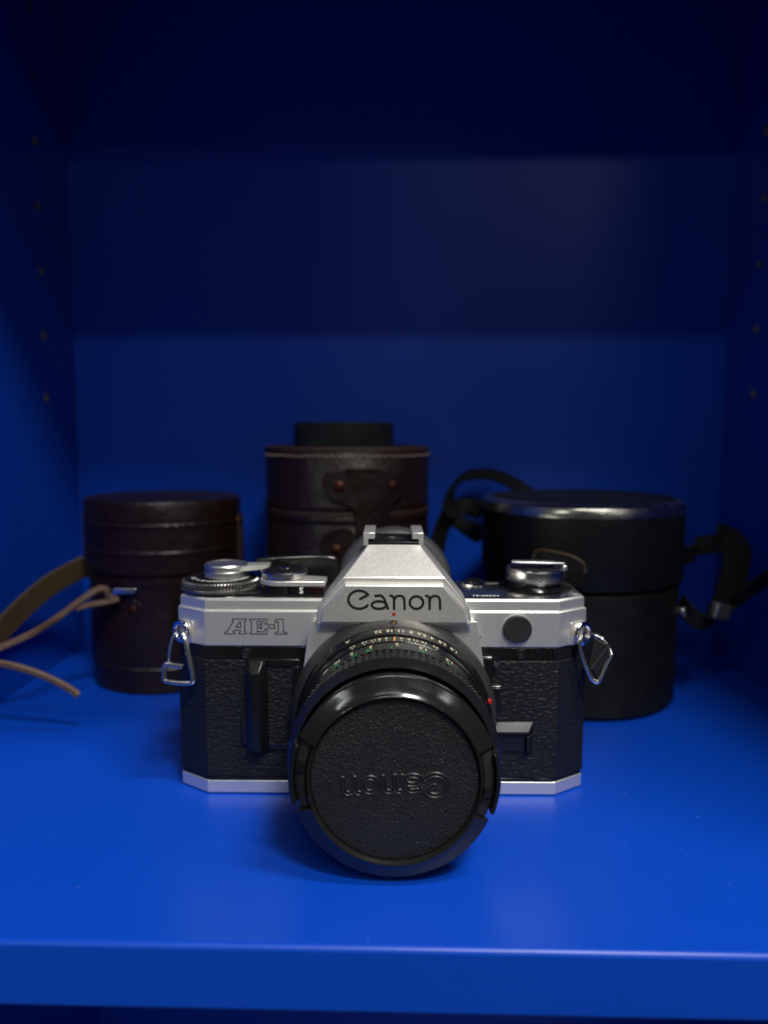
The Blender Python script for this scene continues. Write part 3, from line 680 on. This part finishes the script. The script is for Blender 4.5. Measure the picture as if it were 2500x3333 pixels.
# metal loop and lace on the front of the case
p0 = cyl_pt(c1, 37.0, -14, 50.2)
link("loop_plate", hull(NB(), [tuple(p0 + Vector((x, y, z))) for x, z in ((-5.2, -1.2), (5.6, -.2), (7.2, 1.9), (-4.0, 1.9)) for y in (-3.4, -1.2)]), CHROME, lc, .5, 3)
lace = [p0 + Vector((-3, -1.5, -3.2)), p0 + Vector((-6, -3.5, -1.6)), p0 + Vector((-6.5, -4.5, 1.6)), p0 + Vector((-10, -6, 2.0)), p0 + Vector((-17, -9, -2.6)),
        p0 + Vector((-26, -13, -9.5)), Vector((-152, 70, 37.2)), Vector((-165, 62, 32.0)), Vector((-176, 50, 29.0)), Vector((-177, 40, 27))]
link("lace", strap(NB(), smooth_path(lace, 8), 3.0, 2.0, (.1, .3, 1)), TAN, lc)
lace_b = [p0 + Vector((-2, -1.6, -3.4)), p0 + Vector((-8, -4, -4.4)), p0 + Vector((-14, -7, -5.0)), p0 + Vector((-19, -9, -6.2))]
link("lace", strap(NB(), smooth_path(lace_b, 6), 2.6, 1.8, (.1, .3, 1)), TAN, lc)
lace2 = [(-174.5, 46, 30.5), (-165, 46, 32.5), (-152, 46, 31.2), (-142, 46, 28.6), (-133, 47, 24.4), (-126, 48, 19.8), (-123.6, 48, 17.6)]
link("lace", strap(NB(), smooth_path(lace2, 8), 3.0, 2.0, (.2, -.2, 1)), TAN, lc)
st1 = [cyl_pt(c1, 38, -84, 60), cyl_pt(c1, 39.5, -86, 56), Vector((-156, 126, 54.0)), Vector((-164, 112, 48.5)), Vector((-172, 94, 38)), Vector((-176.0, 76, 28)), Vector((-176.4, 58, 20)), Vector((-176, 45, 14)), Vector((-175, 35, 5))]
link("shoulder_strap", strap(NB(), smooth_path(st1, 8), 11.5, 1.6, (-.25, -.5, 1)), TAN2, lc)
st2 = [cyl_pt(c1, 38.8, -88, 84), cyl_pt(c1, 38.9, -88, 70), cyl_pt(c1, 39, -87, 58)]
link("strap_holder", strap(NB(), smooth_path(st2, 6), 10, 1.2, (0, 1, 0)), TAN2, lc)
st3 = [cyl_pt(c1, 38.9, 88, 83), cyl_pt(c1, 39.0, 88, 72), cyl_pt(c1, 39.0, 88, 40)]
link("strap_holder", strap(NB(), smooth_path(st3, 6), 9, 1.6, (0, 1, 0)), BROWNE, lc)
rivet(c1, 39.4, 84, 80, 2.0, COPPER, lc)

# ------------------------------------------------------------------ brown case in the middle, open, with a lens in it
c2 = (-19.0, 137.0)
mc = thing("lens_case", "tall dark brown leather case with stitched open top, behind the camera", "lens case", (c2[0], c2[1], 0), "leather lens cases behind the camera")
case_lathe("case_body", [(0, 0), (0, 40), (.8, 40.8), (80, 41.2), (81, 40.7), (82.0, 40.7), (82.6, 41.4), (84.4, 41.5), (85.2, 41.2)], c2, BROWN, mc)
case_lathe("seam_ring", [(85.2, 40.6), (85.3, 41.5), (86.4, 41.7), (87.4, 41.5), (87.5, 40.6)], c2, BROWNE, mc)
case_lathe("upper_body", [(87.5, 41.0), (88.4, 41.4), (90.2, 41.4), (91, 41.0), (114.6, 41.2), (115, 41.0), (115.1, 38.6), (100, 38.4)], c2, BROWN, mc)
case_lathe("rim_edge", [(115.0, 41.3), (116.6, 41.4), (117.2, 40.9), (117.3, 39.4), (116.4, 38.5), (114, 38.5)], c2, BROWNE, mc)
stitch_me = None
for i in range(44):
    ang = -92 + i*184/43
    if stitch_me is None:
        bm = NB(); lathe(bm, [(-1.3, .12), (-1.0, .55), (1.0, .55), (1.3, .12)], (0, 0, 0), 'Z', 8)
        for v in bm.verts: v.co = Vector((v.co.z, v.co.y, v.co.x)) * MM
        stitch_me = bpy.data.meshes.new("stitch"); bm.to_mesh(stitch_me); bm.free(); stitch_me.materials.append(THREAD)
    o = bpy.data.objects.new("stitch", stitch_me); COL.objects.link(o); o.parent = mc
    o.location = (cyl_pt(c2, 41.25, ang, 113.0 + random.uniform(-.2, .2)) - Vector((c2[0], c2[1], 0))) * MM
    o.rotation_euler = (0, rad(random.uniform(6, 16)), rad(ang))
# T-shaped closing strap bent round the front
def wrap_plate(ol, c, r, th, dz=0.0):
    """2D outline (arc-length mm, z) laid on a cylinder"""
    bm = NB(); vs = [bm.verts.new((p[0], 0, p[1])) for p in ol]; f = bm.faces.new(vs)
    bmesh.ops.triangulate(bm, faces=[f])
    for _ in range(3):
        ed = [e for e in bm.edges if abs(e.verts[0].co.x - e.verts[1].co.x) > 2.5]
        if ed: bmesh.ops.subdivide_edges(bm, edges=ed, cuts=1)
    bmesh.ops.triangulate(bm, faces=bm.faces)
    g = bmesh.ops.extrude_face_region(bm, geom=list(bm.faces))
    top = {v for v in g["geom"] if isinstance(v, bmesh.types.BMVert)}
    for v in bm.verts:
        rr = r + (th if v in top else -.2); a = v.co.x / r
        v.co = Vector((c[0] + rr*math.sin(a), c[1] - rr*math.cos(a), v.co.z))
    return bm
def rounded(pts, r=2.0, n=5):
    out = []; m = len(pts)
    for i in range(m):
        p0, p1, p2 = Vector(pts[i-1]), Vector(pts[i]), Vector(pts[(i+1) % m])
        d0 = (p0-p1); d2 = (p2-p1); q = min(r, d0.length*.45, d2.length*.45)
        a = p1 + d0.normalized()*q; b = p1 + d2.normalized()*q
        for k in range(n+1):
            t = k/n; out.append(tuple(a*(1-t)**2 + p1*2*t*(1-t) + b*t*t))
    return out
T = rounded([(-7.6, 106.4), (29, 106.2), (31, 100), (28, 93.5), (20.6, 90.5), (19.4, 84), (19.0, 66), (6.4, 66), (6.0, 84), (4.8, 90.5), (-5.0, 94.2), (-9.6, 99.5)], 4)
link("closing_strap", wrap_plate(T, c2, 41.6, 1.6), BROWN, mc, .25)
T2 = rounded([(-10.5, 66), (-10, 76.2), (-3, 80), (5, 80.6), (5, 60), (-8, 56)], 4)
link("strap_anchor", wrap_plate(T2, c2, 41.3, 1.4), BROWN, mc, .25)
bm = tube(NB(), [tuple(cyl_pt(c2, 42.4, a, 107.2 + .5*math.cos(rad(a*3)))) for a in np.linspace(2, 26, 14)], .9)
link("strap_loop", bm, BROWNE, mc)
rivet(c2, 43.2, -2.0, 99.6, 2.5, COPPER, mc); rivet(c2, 43.2, 33, 99.6, 2.4, COPPER, mc); rivet(c2, 42.8, -4, 70.5, 2.3, COPPER, mc)

lm = thing("stored_lens", "black lens with ribbed round end cap standing inside the open brown case", "lens", (c2[0]-1.2, c2[1]-2, 1))
c3 = (c2[0] - 1.6, c2[1] - 2)
case_lathe("barrel", [(1, 0), (1, 26), (108, 26), (109, 25)], c3, BLACKS, lm)
link("end_cap", (lambda bm: bm)(knurled((c3[0], c3[1], 0), 24.9, 108.5, 128.9, 70, .35, 1.0)), BLACKS, lm, angle=22)

# ------------------------------------------------------------------ black case on the right
c4 = (93.5, 111.0)
rc = thing("lens_case", "wide black leather lens case with silver rimmed lid, right of the camera", "lens case", (c4[0], c4[1], 0), "leather lens cases behind the camera")
case_lathe("case_body", [(0, 0), (0, 42.5), (1.2, 44.2), (2.4, 44.9), (3.4, 44.7), (53.4, 45.2), (54.8, 45.0), (55.4, 44.2), (55.6, 42)], c4, BLACKCASE, rc)
lid4 = case_lathe("lid", [(57.4, 43), (57.4, 46.2), (58.2, 46.6), (89.6, 46.6), (90.0, 46.3)], c4, BLACKCASE, rc)
case_lathe("lid_trim", [(88.2, 46.5), (88.5, 46.95), (91.0, 46.9), (92.6, 46.2), (93.6, 44.8), (94.1, 43.0), (94.2, 42.4)], c4, TRIM, rc)
case_lathe("lid_top", [(94.0, 42.8), (94.4, 42.0), (94.9, 36), (95.1, 0)], c4, BLACKCASE, rc)
case_lathe("seam_gap", [(55, 42.6), (58, 42.6)], c4, BLACKM, rc)
# clasp tab on the front, pale worn edge
tb = rounded([(-30.5, 60), (-30.5, 73), (-26, 74.6), (-14.5, 73.2), (-9.5, 70), (-8.5, 60)], 3.5)
def c4a(p): return [(x*46.6/46.6 , z) for x, z in p]
link("clasp_tab", wrap_plate(tb, c4, 46.7, 1.6), BLACKCASE, rc, .2)
edge = [tuple(cyl_pt(c4, 48.2, math.degrees(x/46.6), z)) for x, z in [(-30.6, 66), (-30.2, 72), (-27.5, 74.4), (-22, 74.2), (-15, 73.0), (-10, 70.2), (-9, 66)]]
link("clasp_edge", tube(NB(), smooth_path(edge, 5), .55), TAN2, rc)
rivet(c4, 48.3, -31, 67.5, 2.2, BLACKP, rc, "snap")
# strap of the black case: loop on its left, folded webbing with buckle on its right
def cp4(ang, r, z): return cyl_pt(c4, r, ang, z)
loopL = [Vector((76, 150, 92)), Vector((66, 160, 98.5)), Vector((56, 164, 101.5)), Vector((45, 164, 100.5)), Vector((37.5, 160, 95)), Vector((34, 156, 86)), Vector((36, 152, 78.5)), Vector((43, 148, 75)), cp4(-98, 46, 74)]
link("shoulder_strap", strap(NB(), smooth_path(loopL, 8), 10, 2.0, (.45, .8, .42)), WEBBING, rc)
loopL2 = [cp4(-96, 47, 86), Vector((44, 126, 87)), Vector((37, 132, 86)), Vector((31.5, 138, 80)), Vector((28, 142, 68)), Vector((26, 146, 48)), Vector((26, 148, 22)), Vector((27, 150, 3))]
link("shoulder_strap", strap(NB(), smooth_path(loopL2, 8), 9, 1.8, (.5, -.5, .5)), WEBBING, rc)
stR = [cp4(72, 46.5, 68.0), cp4(76, 51, 69.0), Vector((147, 105, 71.0)), Vector((153, 101, 73.2)), Vector((158.5, 99.5, 73.8))]
link("shoulder_strap", strap(NB(), smooth_path(stR, 8), 9, 1.6, (0.05, -.2, 1)), WEBBING, rc)
stRb = [Vector((152.5, 99.2, 76.3)), Vector((157, 98.0, 75.4)), Vector((161.2, 96.2, 71.2)), Vector((160.6, 94, 64)), Vector((157.2, 90.5, 56)), Vector((153, 87, 48.5)), Vector((151.5, 86, 45))]
link("shoulder_strap", strap(NB(), smooth_path(stRb, 6), lambda t: 14 - 4.5*t, 1.6, lambda t: (.85, -.35, .35 - .2*t)), WEBBING, rc)
stR2 = [Vector((152, 85, 46)), Vector((160, 84, 53)), Vector((170, 82, 61)), Vector((176.5, 78, 66.5)), Vector((177.5, 66, 69)), Vector((177.3, 52, 66)), Vector((177, 38, 50)), Vector((176.8, 28, 20)), Vector((176.5, 22, 3))]
link("shoulder_strap", strap(NB(), smooth_path(stR2, 8), 10, 1.6, (-.6, -.6, .75)), WEBBING, rc)
link("buckle", hull(NB(), [tuple(Vector((148.6, 83.5, 46.0)) + Vector((x, y, z))) for x, z in ((-4.6, -3.4), (4.6, -4.6), (5.6, 2.2), (-2.6, 4.0)) for y in (-2.2, 2.2)]), GREYRING, rc, .6, 3)
link("buckle_bar", tube(NB(), [(146.2, 80.8, 43.4), (146.9, 80.6, 46.0), (147.6, 80.8, 49.0)], 1.0), BRIGHT, rc)
pr = cp4(64, 45.2, 43.4)
link("ring_stud", tube(NB(), [tuple(pr), tuple(pr + Vector((2.2, -3.0, .8)))], 1.9, segs=14), BRIGHT, rc, .5, 3)
link("strap_ring", tube(NB(), smooth_path([tuple(pr + Vector((1.5, -2, -1.0))), tuple(pr + Vector((5, -3.4, -3.4))), tuple(pr + Vector((11, -4.5, -2.4))), tuple(pr + Vector((17, -5, -.8))), tuple(pr + Vector((18, -5, 1.2)))], 6), .8), BRIGHT, rc)
tail = [Vector((147, 84, 42)), Vector((144, 84, 40)), Vector((140, 86, 41)), Vector((137, 88, 44)), cp4(70, 46, 46)]
link("strap_tail", strap(NB(), smooth_path(tail, 8), 9, 1.6, (.2, -.5, .8)), WEBBING, rc)
